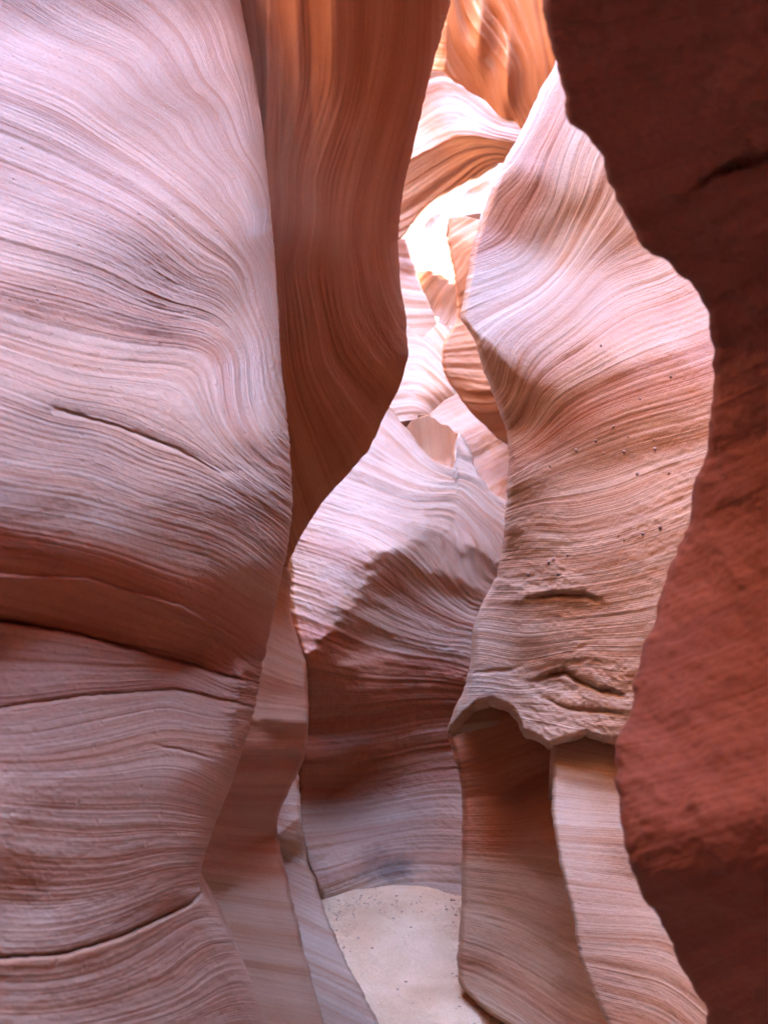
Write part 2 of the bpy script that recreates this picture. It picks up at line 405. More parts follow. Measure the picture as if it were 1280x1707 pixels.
# ================================================================== LARGE ROCK FORMS
L1_right = [(395, -60), (400, 0), (420, 100), (436, 200), (447, 300), (458, 420), (463, 500), (470, 620), (483, 740), (488, 830), (482, 900),
            (470, 960), (455, 1030), (438, 1110), (425, 1180), (405, 1250), (385, 1310), (360, 1370), (340, 1430), (331, 1480), (358, 1515),
            (390, 1570), (420, 1640), (440, 1690), (462, 1760)]
K1 = [(-200, 1025), (0, 1035), (120, 1055), (250, 1090), (390, 1132), (480, 1150)]
K2 = [(-200, 1195), (0, 1180), (150, 1160), (290, 1150), (390, 1172), (480, 1200)]
K3 = [(-200, 1600), (0, 1597), (110, 1590), (200, 1562), (320, 1507), (345, 1480), (480, 1400)]
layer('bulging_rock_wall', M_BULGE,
      [(-120, -60), (-120, 1760)], L1_right, flat(-60, (-120, 395)), flat(1760, (-120, 462)),
      anchors=[(0, 0, 1.7), (250, 0, 1.95), (390, 0, 2.25), (250, -60, 1.97), (0, -60, 1.74), (395, -60, 2.27), (330, 100, 2.12), (420, 150, 2.3), (0, 200, 1.6), (0, 400, 1.5), (450, 400, 2.35), (0, 850, 1.08), (480, 850, 2.05), (0, 1010, 1.25), (0, 1110, 1.13), (420, 1130, 1.9), (0, 1250, 1.05), (250, 1250, 1.35), (0, 1600, 1.0), (250, 1600, 1.35), (330, 1480, 1.75), (440, 1700, 1.9), (0, 1750, .95), (-120, 0, 1.5), (-120, 850, .95), (-120, 1700, .85)],
      tilt=[(50, -40, 8), (200, -40, 8), (380, -40, 8), (50, 110, 24), (200, 100, 22), (340, 100, 18), (0, 400, 28), (250, 300, 25), (400, 300, 20), (240, 470, 8), (330, 500, 8), (380, 560, 18), (100, 600, 32), (300, 620, 26), (100, 780, 28), (250, 770, 20), (440, 700, 20), (100, 850, 14), (0, 930, -28), (200, 980, -42), (400, 1000, -35), (300, 900, -10), (430, 880, -12), (0, 1000, -42), (300, 1060, -42), (100, 1110, 26), (300, 1150, 22), (60, 1230, 34), (200, 1240, 26), (300, 1250, 18), (50, 1310, 30), (180, 1350, 18), (60, 1400, 12), (220, 1450, 6), (350, 1300, -15), (300, 1480, -5), (30, 1500, 5), (100, 1540, 24), (100, 1650, 30), (30, 1690, 34), (250, 1640, 14), (380, 1640, -5), (420, 760, 4)],
      yaw=[(0, 100, 42), (200, 100, 42), (370, 100, 42), (370, -40, 36), (200, -40, 36), (0, 500, 42), (250, 500, 45), (420, 500, 66), (0, 850, 42), (300, 850, 44), (450, 850, 66), (100, 1050, 40), (400, 1000, 62),
           (100, 1200, 38), (300, 1200, 40), (400, 1200, 70), (100, 1400, 38), (250, 1400, 42), (360, 1330, 74), (320, 1470, 70), (100, 1650, 40), (270, 1640, 55), (400, 1660, 62)],
      strata=[([(0, -330), (400, 0), (430, 120), (446, 250)], -330), ([(340, 0), (390, 120), (430, 250), (450, 380)], -270), ([(200, 0), (260, 50), (330, 150), (400, 260), (442, 370)], -150),
              ([(40, 0), (120, 50), (230, 100), (320, 190), (390, 290), (440, 420), (464, 520)], -25), ([(0, 45), (130, 105), (200, 160), (300, 240), (380, 330), (440, 450), (467, 560)], 45),
              ([(0, 100), (150, 170), (260, 250), (350, 330), (430, 450), (470, 620)], 100), ([(0, 260), (120, 310), (240, 370), (340, 450), (430, 560), (480, 720)], 260),
              ([(0, 430), (150, 470), (280, 520), (400, 600), (485, 780)], 430), ([(0, 650), (110, 690), (260, 740), (370, 790), (487, 870)], 650), ([(0, 740), (150, 770), (320, 830), (480, 930)], 740),
              ([(0, 860), (200, 900), (350, 945), (470, 1015)], 860), ([(0, 960), (150, 1000), (300, 1055), (440, 1125)], 960), ([(0, 1040), (200, 1080), (400, 1140)], 1040),
              ([(0, 1180), (150, 1160), (290, 1150), (420, 1180)], 1170), ([(0, 1300), (200, 1300), (380, 1330)], 1300), ([(0, 1450), (200, 1450), (340, 1430)], 1450),
              ([(0, 1595), (110, 1590), (200, 1560), (330, 1500)], 1595), ([(0, 1700), (150, 1690), (300, 1640), (400, 1590)], 1700)],
      creases=[(K1, -10, 28, 40, 18), (K2, -18, 18, 16, 16), (K3, -22, 20, 18, 16),
               ([(90, 685), (200, 715), (300, 750), (380, 790)], -22, 12, 12, 14)],
      dents=[(408, 1128, 20, 22, -.045), (398, 1175, 16, 34, -.02), (30, 1500, 60, 60, .02), (80, 1370, 60, 40, .01)],
      cracks=[(K1, .02, 3, .03, 60), (K2, .015, 2.5, .018, 60), (K3, .03, 3.5, .03, 70), ([(80, 680), (200, 712), (300, 752), (380, 800)], .012, 3, .010, 30), ([(250, 1240), (300, 1250), (360, 1268)], .01, 2, .006, 25), ([(-60, 955), (150, 965), (300, 1010), (420, 1075)], 0, 3, .012, 30)],
      mod=.4, band_px=(20, 6, 3), wobble=.7, rough_pts=[(405, 1128, 5), (412, 1150, 4), (398, 1190, 2), (378, 1232, 1.5), (340, 1150, .5), (350, 1200, .5), (300, 1300, .4), (370, 1290, .4), (440, 1000, .5), (60, 150, .6), (250, 100, .5), (100, 420, .8), (250, 480, 2.0), (400, 450, .6), (100, 650, .6), (300, 650, .8), (420, 800, 2.2), (200, 800, 1), (200, 950, .5), (200, 1200, .8), (410, 1180, 1.6), (200, 1450, 1), (380, 1400, .6), (200, 1680, .9)],
      lam_px=200, relief=.0018, rough=.0013, amp_pts=[(200, 100, .6), (100, 300, .5), (100, 430, .8), (250, 480, 1.2), (400, 300, .9), (100, 700, .5), (400, 750, 1.0), (200, 850, .7), (200, 950, .6), (400, 950, 1.1), (200, 1100, .3), (200, 1300, .25), (350, 1300, .25), (200, 1500, .25), (200, 1680, .45)], roundR=(.10, 40), split={'lines': [K1, K2, K3], 'names': ['upper_bed', 'middle_bed', 'lower_bed', 'base_bed']},
      label='huge bulging pale mauve rock wall with sweeping fine bands, filling the left of the photo', step=2.0,
      padL=rise((-.3, -.5, 0), (-.6, -1.2, 0), (-.7, -2.4, 0), (-.5, -4.5, 0), (-4, -4.6, 0)), padR=rise((-.08, .25, 0), (-.4, .6, 0), (-1.2, .8, 0), (-4, .9, 0)),
      padT=rise((-.08, .1, .4), (-.5, .12, 1.0), (-1.6, .1, 2.5), (-3.0, .1, 5.0)), padB=rise((-.02, .05, -.3), (0, 0, -1.2), (0, 0, -2.5)))

layer('hanging_rock_fin', M_FIN,
      [(360, -60), (380, 300), (420, 700), (440, 1100)],
      [(755, -60), (750, 0), (738, 50), (722, 110), (705, 180), (688, 250), (672, 320), (664, 400), (667, 470), (676, 530), (681, 590), (668, 640), (645, 685), (615, 750), (575, 795), (535, 840), (500, 895), (484, 930), (470, 985), (455, 1100)],
      flat(-60, (360, 755)), flat(1090, (442, 457)),
      anchors=[(380, 0, 3.2), (450, 0, 2.9), (520, 0, 2.7), (450, 200, 2.95), (600, -20, 2.4), (740, -20, 2.45), (600, 150, 2.65), (700, 150, 2.75), (460, 400, 2.9), (560, 400, 2.9), (660, 400, 3.1), (480, 700, 3.3), (600, 720, 3.45), (480, 950, 3.9), (655, 600, 3.35)],
      tilt=[(430, 0, -5), (450, 100, -12), (500, 0, -35), (500, 100, -30), (560, 60, -40), (600, 0, -42), (650, 100, -42), (700, 60, -42), (480, 300, -30), (560, 300, -42), (650, 350, -45), (500, 500, -42), (600, 550, -45), (560, 700, -45), (480, 800, -45)],
      yaw=[(420, 0, -30), (450, 100, -10), (500, 100, 15), (600, 100, 40), (700, 100, 45), (480, 400, 20), (540, 400, 40), (640, 400, 48), (560, 600, 42), (640, 620, 50), (500, 800, 40)],
      strata=[([(470, 0), (480, 150), (465, 330), (458, 450)], 0), ([(520, 0), (520, 150), (490, 300), (475, 450), (490, 600), (530, 720), (560, 790)], 60),
              ([(570, 0), (565, 150), (520, 300), (505, 450), (530, 600), (590, 700), (620, 740)], 120), ([(640, 0), (620, 150), (580, 300), (575, 450), (610, 570), (665, 640)], 190),
              ([(700, 0), (690, 150), (650, 300), (640, 430), (680, 540)], 260)],
      lam_px=200, dents=[(446, 90, 8, 170, -.022), (466, 150, 6, 120, .014), (494, 40, 12, 200, -.02), (520, 140, 7, 110, .012), (556, 30, 16, 170, -.018), (610, 80, 20, 160, .012)], relief=.004, rough=.002, roundR=(.12, 30), label='dark orange hanging rock fin with smooth curved edge, behind the bulging left wall',
      padL=rise((-.5, -.05, 0), (-3.6, 0, 0)), padR=rise((-.1, .25, 0), (-.5, .45, 0), (-1.6, .5, 0), (-4, .5, 0)),
      padT=rise((0, -.35, .5), (-.4, -.75, 1.3), (-1.3, -.9, 2.5), (-2.8, -.9, 4.6)), padB=rise((-.3, 0, -.5), (-.6, 0, -3)))

R1_left = [(905, -60), (910, 0), (918, 60), (930, 120), (942, 190), (965, 222), (998, 262), (1010, 310), (1040, 372), (1080, 422), (1120, 452), (1150, 478), (1176, 520), (1186, 580),
           (1180, 660), (1172, 740), (1160, 800), (1140, 870), (1110, 950), (1085, 1030), (1066, 1110), (1050, 1180), (1030, 1240), (1021, 1300), (1025, 1360), (1045, 1420),
           (1072, 1490), (1105, 1550), (1140, 1620), (1175, 1680), (1182, 1760)]
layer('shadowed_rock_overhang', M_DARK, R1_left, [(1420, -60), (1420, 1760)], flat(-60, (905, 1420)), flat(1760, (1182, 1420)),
      anchors=[(940, 50, .8), (1280, 50, .55), (1040, 372, 1.0), (1280, 480, .85), (1180, 560, 1.2), (1280, 800, .95), (1170, 900, 1.15), (1060, 1150, 1.03), (1280, 1200, .8), (1025, 1320, .95), (1150, 1340, .85), (1120, 1520, 1.12), (1180, 1700, 1.25), (1280, 1700, 1.1)],
      tilt=[(1000, 100, -50), (1200, 100, -55), (1200, 260, -55), (1250, 330, -25), (1150, 380, -40), (1250, 600, -45), (1200, 800, -38), (1250, 950, -25), (1150, 950, -20), (1120, 1080, -5),
            (1220, 1120, 0), (1130, 1200, 18), (1200, 1250, 18), (1100, 1300, 28), (1170, 1330, 25), (1150, 1390, 5), (1250, 1340, 10), (1150, 1415, -12), (1230, 1400, -8), (1130, 1445, -28), (1200, 1450, -28), (1120, 1500, -52), (1230, 1500, -50), (1200, 1600, -50)],
      yaw=[(1000, 100, -28), (1200, 100, -32), (1060, 350, -28), (1000, 600, -30), (1250, 500, -34), (1250, 900, -34), (1100, 1100, -40), (1230, 1200, -38), (1060, 1300, -48), (1150, 1300, -38), (1150, 1600, -42), (1260, 1600, -38)],
      strata=[([(950, 100), (1280, 0)], 0), ([(1000, 300), (1280, 200)], 200), ([(1150, 520), (1280, 450)], 450), ([(1160, 800), (1280, 750)], 750), ([(1060, 1100), (1280, 1000)], 1000), ([(1040, 1350), (1280, 1280)], 1300), ([(1150, 1650), (1280, 1600)], 1600)],
      creases=[([(1160, 310), (1210, 285), (1290, 262)], -25, 45, 20, 22)], cracks=[([(1150, 322), (1190, 290), (1240, 275), (1320, 255)], .02, 5, .02, 60)],
      lam_px=200, relief=.001, rough=.0010, lumpy=.024, wobble=1.0, roundL=(.03, 14), step=3.0, split={'lines': [[(600, 330), (1150, 322), (1190, 290), (1240, 275), (1320, 255), (1500, 240)]], 'names': ['upper_overhang', 'lower_bulge']}, label='dark red shadowed rock overhang close to the lens, along the right edge',
      padL=rise((.2, .3, 0), (.6, .85, 0), (1.3, 1.6, 0), (4, 1.9, 0)), padR=rise((.25, -.35, 0), (.5, -1.1, 0), (.5, -2.5, 0), (.5, -4.6, 0), (4, -4.8, 0)),
      padT=rise((-.02, -.05, .2), (.0, -.05, .6), (.25, 0, 1.5), (.95, 0, 2.8), (2.0, 0, 4.6), (3.0, 0, 6.3)), padB=rise((.02, 0, -.4), (.1, 0, -2.4)))

R2_left = [(930, 60), (925, 112), (900, 150), (880, 195), (866, 225), (845, 262), (822, 310), (797, 372), (782, 430), (775, 480), (765, 530), (790, 566), (803, 610), (822, 660), (843, 715), (848, 760), (846, 820), (838, 900),
           (828, 960), (800, 1010), (787, 1050), (785, 1100), (772, 1150), (755, 1190), (744, 1224), (744, 1300)]
R2_bot = [(744, 1224), (765, 1200), (790, 1178), (815, 1172), (845, 1183), (862, 1200), (872, 1226), (893, 1232), (912, 1247), (945, 1238), (975, 1227), (1005, 1238), (1030, 1242), (1250, 1235)]
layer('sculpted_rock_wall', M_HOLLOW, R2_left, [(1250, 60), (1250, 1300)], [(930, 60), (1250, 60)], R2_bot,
      anchors=[(935, 170, 3.68), (780, 450, 3.85), (770, 530, 3.75), (850, 700, 3.8), (850, 850, 3.8), (790, 1070, 4.3), (750, 1220, 4.3), (920, 110, 3.72), (890, 270, 3.6), (890, 390, 3.8), (900, 500, 3.5), (1010, 280, 3.15), (1040, 390, 3.4), (1050, 500, 3.1), (950, 580, 3.22), (1000, 600, 2.98), (1000, 690, 3.12), (1000, 760, 3.2), (1000, 880, 2.95), (1000, 1000, 2.95), (900, 1200, 3.4), (1180, 550, 2.65), (1150, 690, 2.65), (1150, 800, 2.55), (1050, 1200, 2.75), (1230, 200, 2.8), (1230, 1200, 2.4)],
      tilt=[(935, 180, 12), (895, 250, 8), (880, 330, -34), (900, 385, -42), (960, 300, 18), (960, 400, 14), (1030, 400, -38), (1005, 320, -28), (830, 430, 2), (840, 500, 25), (940, 480, 28), (1060, 560, 34), (1150, 560, 28), (1110, 460, 2),
            (870, 580, 22), (820, 620, -50), (845, 700, -50), (940, 600, 22), (1000, 625, -20), (1120, 620, -14), (930, 690, -8), (1100, 690, -16), (1000, 735, -22), (880, 730, 12), (950, 830, 34), (1080, 820, 30), (1000, 885, 34), (1110, 880, 8),
            (895, 900, 2), (1000, 960, 18), (1080, 1000, 25), (890, 960, 4), (850, 900, -45), (852, 820, -40), (920, 1010, -14), (930, 1080, -12), (1030, 1080, 25), (825, 1080, 30), (885, 1080, -35), (1000, 1170, 28), (900, 1200, 32), (800, 1140, 26), (950, 1220, 38)],
      yaw=[(900, 200, -35), (880, 350, -20), (1000, 350, -45), (800, 450, -15), (900, 550, -30), (1080, 550, -50), (1000, 700, -45), (870, 700, -35), (855, 880, -60), (900, 880, -25), (1000, 860, -55), (1080, 1000, -50), (900, 1050, -20), (820, 1080, 0), (1000, 1180, -40), (780, 1200, -10), (840, 650, -60)],
      strata=[([(925, 110), (880, 200), (850, 250)], 200), ([(940, 150), (890, 250), (830, 330), (795, 380)], 280), ([(960, 210), (920, 330), (870, 420), (800, 450), (778, 457)], 370), ([(1000, 270), (960, 370), (900, 460), (830, 500), (767, 530)], 460),
              ([(1090, 430), (1000, 470), (930, 540), (870, 590), (850, 650)], 570), ([(1180, 490), (1080, 530), (960, 600), (890, 660), (855, 720)], 650), ([(1180, 600), (1060, 640), (940, 700), (865, 755)], 730),
              ([(1170, 725), (1060, 755), (950, 790), (860, 825)], 815), ([(1150, 800), (1050, 845), (950, 868), (880, 865)], 868), ([(1110, 930), (1000, 960), (920, 970), (862, 975)], 972),
              ([(1080, 1040), (980, 1050), (890, 1060), (800, 1050)], 1060), ([(1050, 1130), (960, 1120), (860, 1140), (780, 1130)], 1130), ([(1040, 1220), (960, 1210), (850, 1190), (760, 1200)], 1200)],
      creases=[([(860, 1000), (900, 990), (960, 985), (1000, 1000)], 8, -32, 20, 26), ([(885, 1130), (930, 1125), (990, 1150), (1040, 1160)], 10, -35, 14, 16),
               ([(768, 534), (800, 556), (830, 580), (860, 640)], 12, -20, 14, 30), ([(900, 905), (960, 903), (1040, 880), (1130, 860)], 6, -18, 14, 14)],
      lit=.5, rough_pts=[(900, 300, .5), (1000, 500, .4), (1000, 700, .5), (1000, 840, .4), (900, 905, 1.5), (1060, 890, 1.5), (1000, 950, .8), (930, 990, 3), (1040, 1050, .8), (900, 1070, 1), (930, 1140, 3.5), (1010, 1150, 3.5), (980, 1215, 3), (820, 1060, .5), (800, 1160, 1)], cracks=[([(870, 1000), (920, 992), (975, 990), (1010, 1010)], .05, 5, -.03, 40), ([(885, 1135), (940, 1120), (1000, 1150), (1045, 1160)], .07, 5, -.04, 40), ([(890, 1160), (950, 1180), (1040, 1190)], .03, 4, -.02, 30), ([(780, 1125), (840, 1118), (880, 1110)], .02, 3, .01, 30)],
      relief=.0035, rough=.0035, mod=.5, roundL=(.10, 12), roundB=(.2, 14), lam_px=170, split={'lines': [[(700, 1130), (780, 1125), (840, 1118), (885, 1060), (885, 1000), (920, 992), (975, 990), (1010, 1010), (1100, 1010), (1300, 1000)]], 'names': ['hollowed_face', 'broken_ledge']},
      label='striped pale rock wall with scooped hollows and ragged lower lip, beside the dark right overhang',
      padL=rise((.1, .3, 0), (.6, .8, 0), (2, 1.2, 0), (4, 1.5, 0)), padR=rise((.6, -.3, 0), (3, -.4, 0)),
      padT=rise((.2, .05, .4), (.7, .1, 1.0), (2.0, .2, 2.2), (3.4, .2, 4)), padB=rise((.03, .12, -.02), (.1, .35, .05), (.3, .9, .15), (.6, 1.5, .3)))

layer('lower_rock_pillar', M_PILLAR,
      [(785, 1155), (765, 1175), (752, 1198), (744, 1222), (757, 1260), (768, 1300), (771, 1340), (770, 1420), (769, 1500), (765, 1560), (761, 1600), (764, 1640), (800, 1678), (860, 1718), (900, 1760)],
      [(980, 1155), (980, 1300), (980, 1400), (1000, 1500), (1020, 1600), (1050, 1700), (1080, 1760)], flat(1155, (785, 980)), flat(1760, (900, 1080)),
      anchors=[(750, 1230, 4.75), (900, 1230, 4.3), (770, 1350, 4.65), (900, 1350, 4.1), (770, 1500, 4.5), (930, 1450, 3.9), (765, 1640, 4.2), (800, 1680, 3.95), (860, 1715, 3.55), (900, 1760, 3.2), (970, 1650, 3.3), (840, 1280, 4.8)],
      tilt=[(830, 1220, -5), (830, 1270, -10), (900, 1290, -10), (770, 1270, -10), (790, 1350, 5), (860, 1360, -10), (905, 1430, -45), (800, 1420, 32), (785, 1540, 40), (850, 1470, 20), (930, 1570, -40), (870, 1590, 10), (800, 1600, 0), (800, 1650, 38), (860, 1670, 38), (950, 1650, -30)],
      yaw=[(770, 1300, -15), (830, 1260, 10), (900, 1300, -40), (800, 1450, -25), (880, 1450, 20), (920, 1500, 40), (800, 1620, -35), (880, 1620, -15), (950, 1620, 30)],
      strata=[([(760, 1260), (830, 1235), (900, 1215)], 1240), ([(770, 1330), (850, 1320), (915, 1290)], 1320), ([(770, 1400), (915, 1400)], 1400), ([(770, 1500), (850, 1515), (950, 1560)], 1505), ([(765, 1590), (850, 1625), (950, 1690)], 1600), ([(770, 1660), (860, 1710)], 1680)],
      creases=[([(762, 1598), (800, 1612), (850, 1635), (900, 1665)], -14, 14, 14, 14), ([(768, 1328), (820, 1326), (870, 1310), (905, 1280)], -18, 22, 16, 10)],
      lam_px=100, mod=.6, relief=.0035, rough=.003, roundL=(.10, 10), label='leaning orange banded rock pillar standing on the sand, under the ragged lip',
      padL=rise((.1, .3, 0), (.6, .8, 0), (3, 1.2, 0)), padR=rise((1.5, 0, 0)), padT=rise((.05, .15, 0), (.2, .8, .3)), padB=rise((0, 0, -.4), (0, 0, -1.2)))

layer('lower_rock_buttress', M_STRIPE,
      [(919, 1222), (920, 1250), (922, 1290), (919, 1350), (930, 1430), (942, 1480), (955, 1530), (965, 1600), (1000, 1680), (1035, 1760)],
      [(1330, 1222), (1330, 1760)], flat(1222, (919, 1330)), flat(1760, (1035, 1330)),
      anchors=[(905, 1230, 3.75), (960, 1230, 3.7), (1100, 1230, 3.5), (920, 1300, 3.55), (1040, 1300, 3.3), (940, 1360, 3.2), (1050, 1360, 2.95), (940, 1450, 2.95), (1040, 1500, 2.5), (965, 1600, 2.7), (1180, 1700, 1.8), (1020, 1720, 2.35), (1300, 1400, 2.3)],
      tilt=[(960, 1265, 5), (1010, 1270, 5), (1040, 1300, 5), (940, 1330, 15), (980, 1380, 40), (1000, 1480, 42), (960, 1450, 38), (1065, 1450, -30), (1040, 1560, 42), (1120, 1640, 38), (1000, 1640, 38), (1090, 1550, 38)],
      yaw=[(930, 1300, -30), (1000, 1300, -40), (950, 1450, -30), (1040, 1450, -50), (1000, 1600, -40), (1120, 1650, -50)],
      strata=[([(920, 1280), (1040, 1300)], 1290), ([(925, 1380), (1060, 1390)], 1385), ([(935, 1470), (1080, 1490)], 1478), ([(960, 1560), (1100, 1570)], 1565), ([(965, 1610), (1060, 1630), (1180, 1700)], 1625), ([(1000, 1680), (1100, 1710)], 1690)],
      lam_px=90, mod=.6, relief=.003, rough=.0025, roundL=(.06, 8), label='pale lilac rock buttress with slanting bands, low between leaning pillar and dark right overhang',
      padL=rise((.15, .3, 0), (.6, .8, 0), (3, 1.1, 0)), padR=rise((1.5, 0, 0)), padT=rise((.02, .15, -.1), (.1, .7, -.5)), padB=rise((0, 0, -.4), (0, 0, -1.2)))

layer('stepped_rock_wall', M_STEP,
      [(290, 900), (280, 1300), (250, 1760)],
      [(468, 900), (474, 935), (485, 962), (483, 1010), (495, 1060), (512, 1110), (514, 1180), (513, 1240), (507, 1268), (492, 1298), (470, 1342), (461, 1366), (462, 1390), (470, 1425), (485, 1490), (505, 1580), (525, 1650), (555, 1760)],
      flat(900, (290, 468)), flat(1760, (250, 555)),
      anchors=[(470, 950, 4.2), (500, 1120, 4.2), (500, 1240, 4.2), (460, 1370, 4.15), (350, 1450, 3.6), (480, 1500, 3.95), (420, 1650, 3.3), (530, 1700, 3.7), (350, 1300, 3.5)],
      tilt=[(478, 965, -30), (470, 1030, 25), (490, 1080, 35), (470, 1120, 25), (500, 1150, 20), (440, 1160, -15), (480, 1190, 35), (470, 1215, -35), (490, 1250, -35), (430, 1270, -42), (400, 1340, -42), (440, 1360, -45), (380, 1410, -38), (440, 1440, 5), (450, 1500, 30), (370, 1470, -35), (400, 1540, 40), (470, 1560, 44), (440, 1640, 42), (500, 1650, 42)],
      yaw=[(490, 1050, 15), (490, 1200, 15), (440, 1350, 30), (400, 1500, 35), (470, 1600, 42), (370, 1400, 20)],
      strata=[([(440, 1000), (500, 1040)], 1020), ([(440, 1100), (512, 1130)], 1115), ([(430, 1190), (512, 1195)], 1192), ([(400, 1290), (500, 1290)], 1290), ([(360, 1400), (465, 1410)], 1405), ([(350, 1510), (490, 1530)], 1520), ([(400, 1620), (520, 1640)], 1630)],
      creases=[([(420, 1198), (470, 1200), (520, 1204)], 22, -30, 14, 26), ([(340, 1503), (400, 1512), (440, 1506)], -6, 22, 30, 20)],
      lam_px=110, mod=.6, relief=.004, rough=.0025, roundR=(.08, 8), label='smooth stepped rock wall right behind the foot of the bulging left wall',
      padL=rise((-2.5, 0, 0)), padR=rise((-.12, .25, 0), (-.6, .6, 0), (-3, .8, 0)), padT=rise((0, .1, .3), (-.5, .1, .8)), padB=rise((0, 0, -.4), (0, 0, -1.2)))

layer('knife_edged_rock_fin', M_STRIPE,
      [(430, 1230), (430, 1400), (440, 1500), (450, 1600), (480, 1760)],
      [(498, 1230), (497, 1290), (501, 1340), (503, 1385), (512, 1430), (524, 1465), (545, 1530), (570, 1590), (600, 1645), (625, 1690), (655, 1760)],
      flat(1230, (430, 498)), flat(1760, (480, 655)),
      anchors=[(490, 1300, 4.9), (500, 1400, 4.9), (545, 1530, 4.92), (600, 1650, 3.85), (625, 1690, 3.42), (655, 1760, 2.9), (560, 1690, 3.55), (510, 1550, 4.5), (460, 1400, 4.6), (450, 1650, 4.2), (500, 1760, 3.6), (560, 1760, 3.4)],
      tilt=[(490, 1320, 28), (480, 1380, 28), (485, 1410, -20), (500, 1450, 25), (520, 1550, 28), (570, 1640, 28), (540, 1700, 26), (610, 1690, 26)],
      yaw=[(480, 1350, 40), (500, 1500, 48), (560, 1650, 50)],
      strata=[([(470, 1320), (500, 1320)], 1320), ([(465, 1420), (510, 1440)], 1430), ([(480, 1520), (540, 1550)], 1530), ([(520, 1640), (600, 1680)], 1650)],
      lam_px=80, creases=[([(462, 1402), (480, 1380), (504, 1352)], 8, -40, 10, 30)],
      relief=.008, rough=.004, roundR=(.05, 8), label='narrow knife edged pale rock fin sloping down along the left edge of the sand',
      padL=rise((-1.5, 0, 0)), padR=rise((-.1, .3, 0), (-.6, .6, 0), (-2.5, .8, 0)), padT=rise((-.1, .2, .1)), padB=rise((0, 0, -.4), (0, 0, -1.2)))

C1_top = [(430, 640), (600, 640), (650, 680), (668, 706), (684, 722), (700, 745), (722, 766), (742, 779), (754, 779), (758, 765), (760, 735), (763, 722), (772, 732), (785, 756), (798, 790), (815, 818), (835, 832), (900, 860)]
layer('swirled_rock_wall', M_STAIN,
      [(440, 640), (450, 800), (482, 930), (483, 965), (484, 1000), (494, 1060), (508, 1100), (514, 1150), (510, 1230), (498, 1290), (500, 1380), (515, 1450), (535, 1490), (530, 1560)],
      [(900, 640), (900, 1560)], C1_top, flat(1560, (530, 900)),
      anchors=[(480, 850, 5.2), (650, 690, 6.1), (830, 840, 5.9), (650, 850, 5.65), (500, 1000, 5.0), (650, 1000, 5.4), (800, 1000, 5.6), (520, 1150, 5.2), (520, 1250, 5.35), (650, 1200, 5.75), (770, 1200, 5.75), (545, 1490, 5.1), (650, 1480, 5.0), (770, 1490, 4.9), (740, 1270, 5.8), (640, 1320, 5.75), (740, 1400, 5.25), (650, 1400, 5.3)],
      tilt=[(600, 830, 32), (680, 800, 30), (560, 920, 34), (500, 960, 34), (500, 1040, 30), (620, 900, 28), (800, 880, 20), (700, 890, 16), (690, 950, -16), (640, 940, -20), (760, 930, 4), (790, 960, -8), (760, 1010, 14), (620, 1010, -24), (580, 1050, -28), (700, 1040, 0),
            (540, 1130, -45), (600, 1180, -40), (600, 1250, -45), (640, 1110, 0), (700, 1120, 6), (740, 1170, -16), (560, 1290, -42), (700, 1240, -15), (700, 1300, 8), (650, 1350, 18), (740, 1340, 38), (740, 1430, 40), (600, 1400, 8), (545, 1400, -15), (550, 1470, -10), (640, 1460, 18)],
      yaw=[(500, 900, -30), (600, 850, -10), (750, 870, 5), (500, 1040, -30), (600, 1000, 0), (760, 1000, 10), (540, 1180, 25), (650, 1200, 0), (750, 1200, -25), (540, 1400, 30), (640, 1400, 5), (740, 1400, -25)],
      strata=[([(650, 690), (700, 745), (760, 790), (840, 840)], 700), ([(631, 762), (765, 810), (838, 867)], 765), ([(562, 802), (684, 843), (830, 945)], 825), ([(501, 867), (611, 900), (704, 973), (786, 1030)], 915),
              ([(485, 957), (570, 989), (684, 1046), (782, 1066)], 1025), ([(497, 1025), (562, 1050), (660, 1087), (780, 1110)], 1085), ([(500, 1200), (640, 1190), (775, 1180)], 1190), ([(500, 1300), (640, 1290), (770, 1270)], 1290),
              ([(510, 1400), (640, 1380), (770, 1370)], 1380), ([(530, 1480), (650, 1440), (770, 1440)], 1450)],
      creases=[([(505, 1110), (530, 1080), (560, 1045), (600, 985), (640, 925), (700, 900)], 8, -45, 20, 55), ([(615, 925), (680, 930), (740, 965), (790, 985)], 22, -42, 16, 30), ([(680, 870), (740, 890), (800, 925), (835, 945)], 14, -42, 14, 16),
               ([(560, 1000), (600, 1020), (660, 1060), (760, 1085)], 20, -30, 14, 18), ([(590, 1120), (650, 1105), (720, 1120), (775, 1140)], 30, -20, 22, 16)],
      relief=.014, rough=.007, jag=26., lit=.45, roundL=(.05, 7), roundT=(.03, 4), lam_px=130,
      label='swirled pale and orange rock wall directly behind the sandy floor, notched at its top',
      padL=rise((-.1, .3, 0), (-.8, .8, 0), (-3.5, 1, 0)), padR=rise((2, 0, 0)), padT=rise((0, .25, .02), (0, .7, -.1), (0, 1.2, -.6)), padB=rise((0, 0, -1)))

# ================================================================== ROCK FARTHER UP THE CANYON
layer('glowing_rock_alcove', M_SMOOTH, [(674, 690), (672, 715), (672, 800)], [(758, 690), (762, 725), (764, 800)], [(674, 716), (688, 699), (712, 692), (724, 697), (734, 706), (748, 709), (758, 722)], flat(800, (672, 764)),
      anchors=[(670, 700, 7.3), (760, 780, 7.3), (760, 700, 7.4)], tilt=[(700, 720, -4), (740, 750, 0), (745, 785, 30)], yaw=[(700, 720, 20), (750, 760, 0)],
      strata=[([(680, 700), (690, 780)], 0), ([(760, 700), (770, 780)], 60)], relief=.01, rough=.006,
      label='small orange boulder seen through the round notch atop the swirled wall', category='boulder',
      padL=rise((.05, .3, 0)), padR=rise((-.05, .3, 0)), padT=rise((0, .3, .0)), padB=rise((0, .4, -.1)))

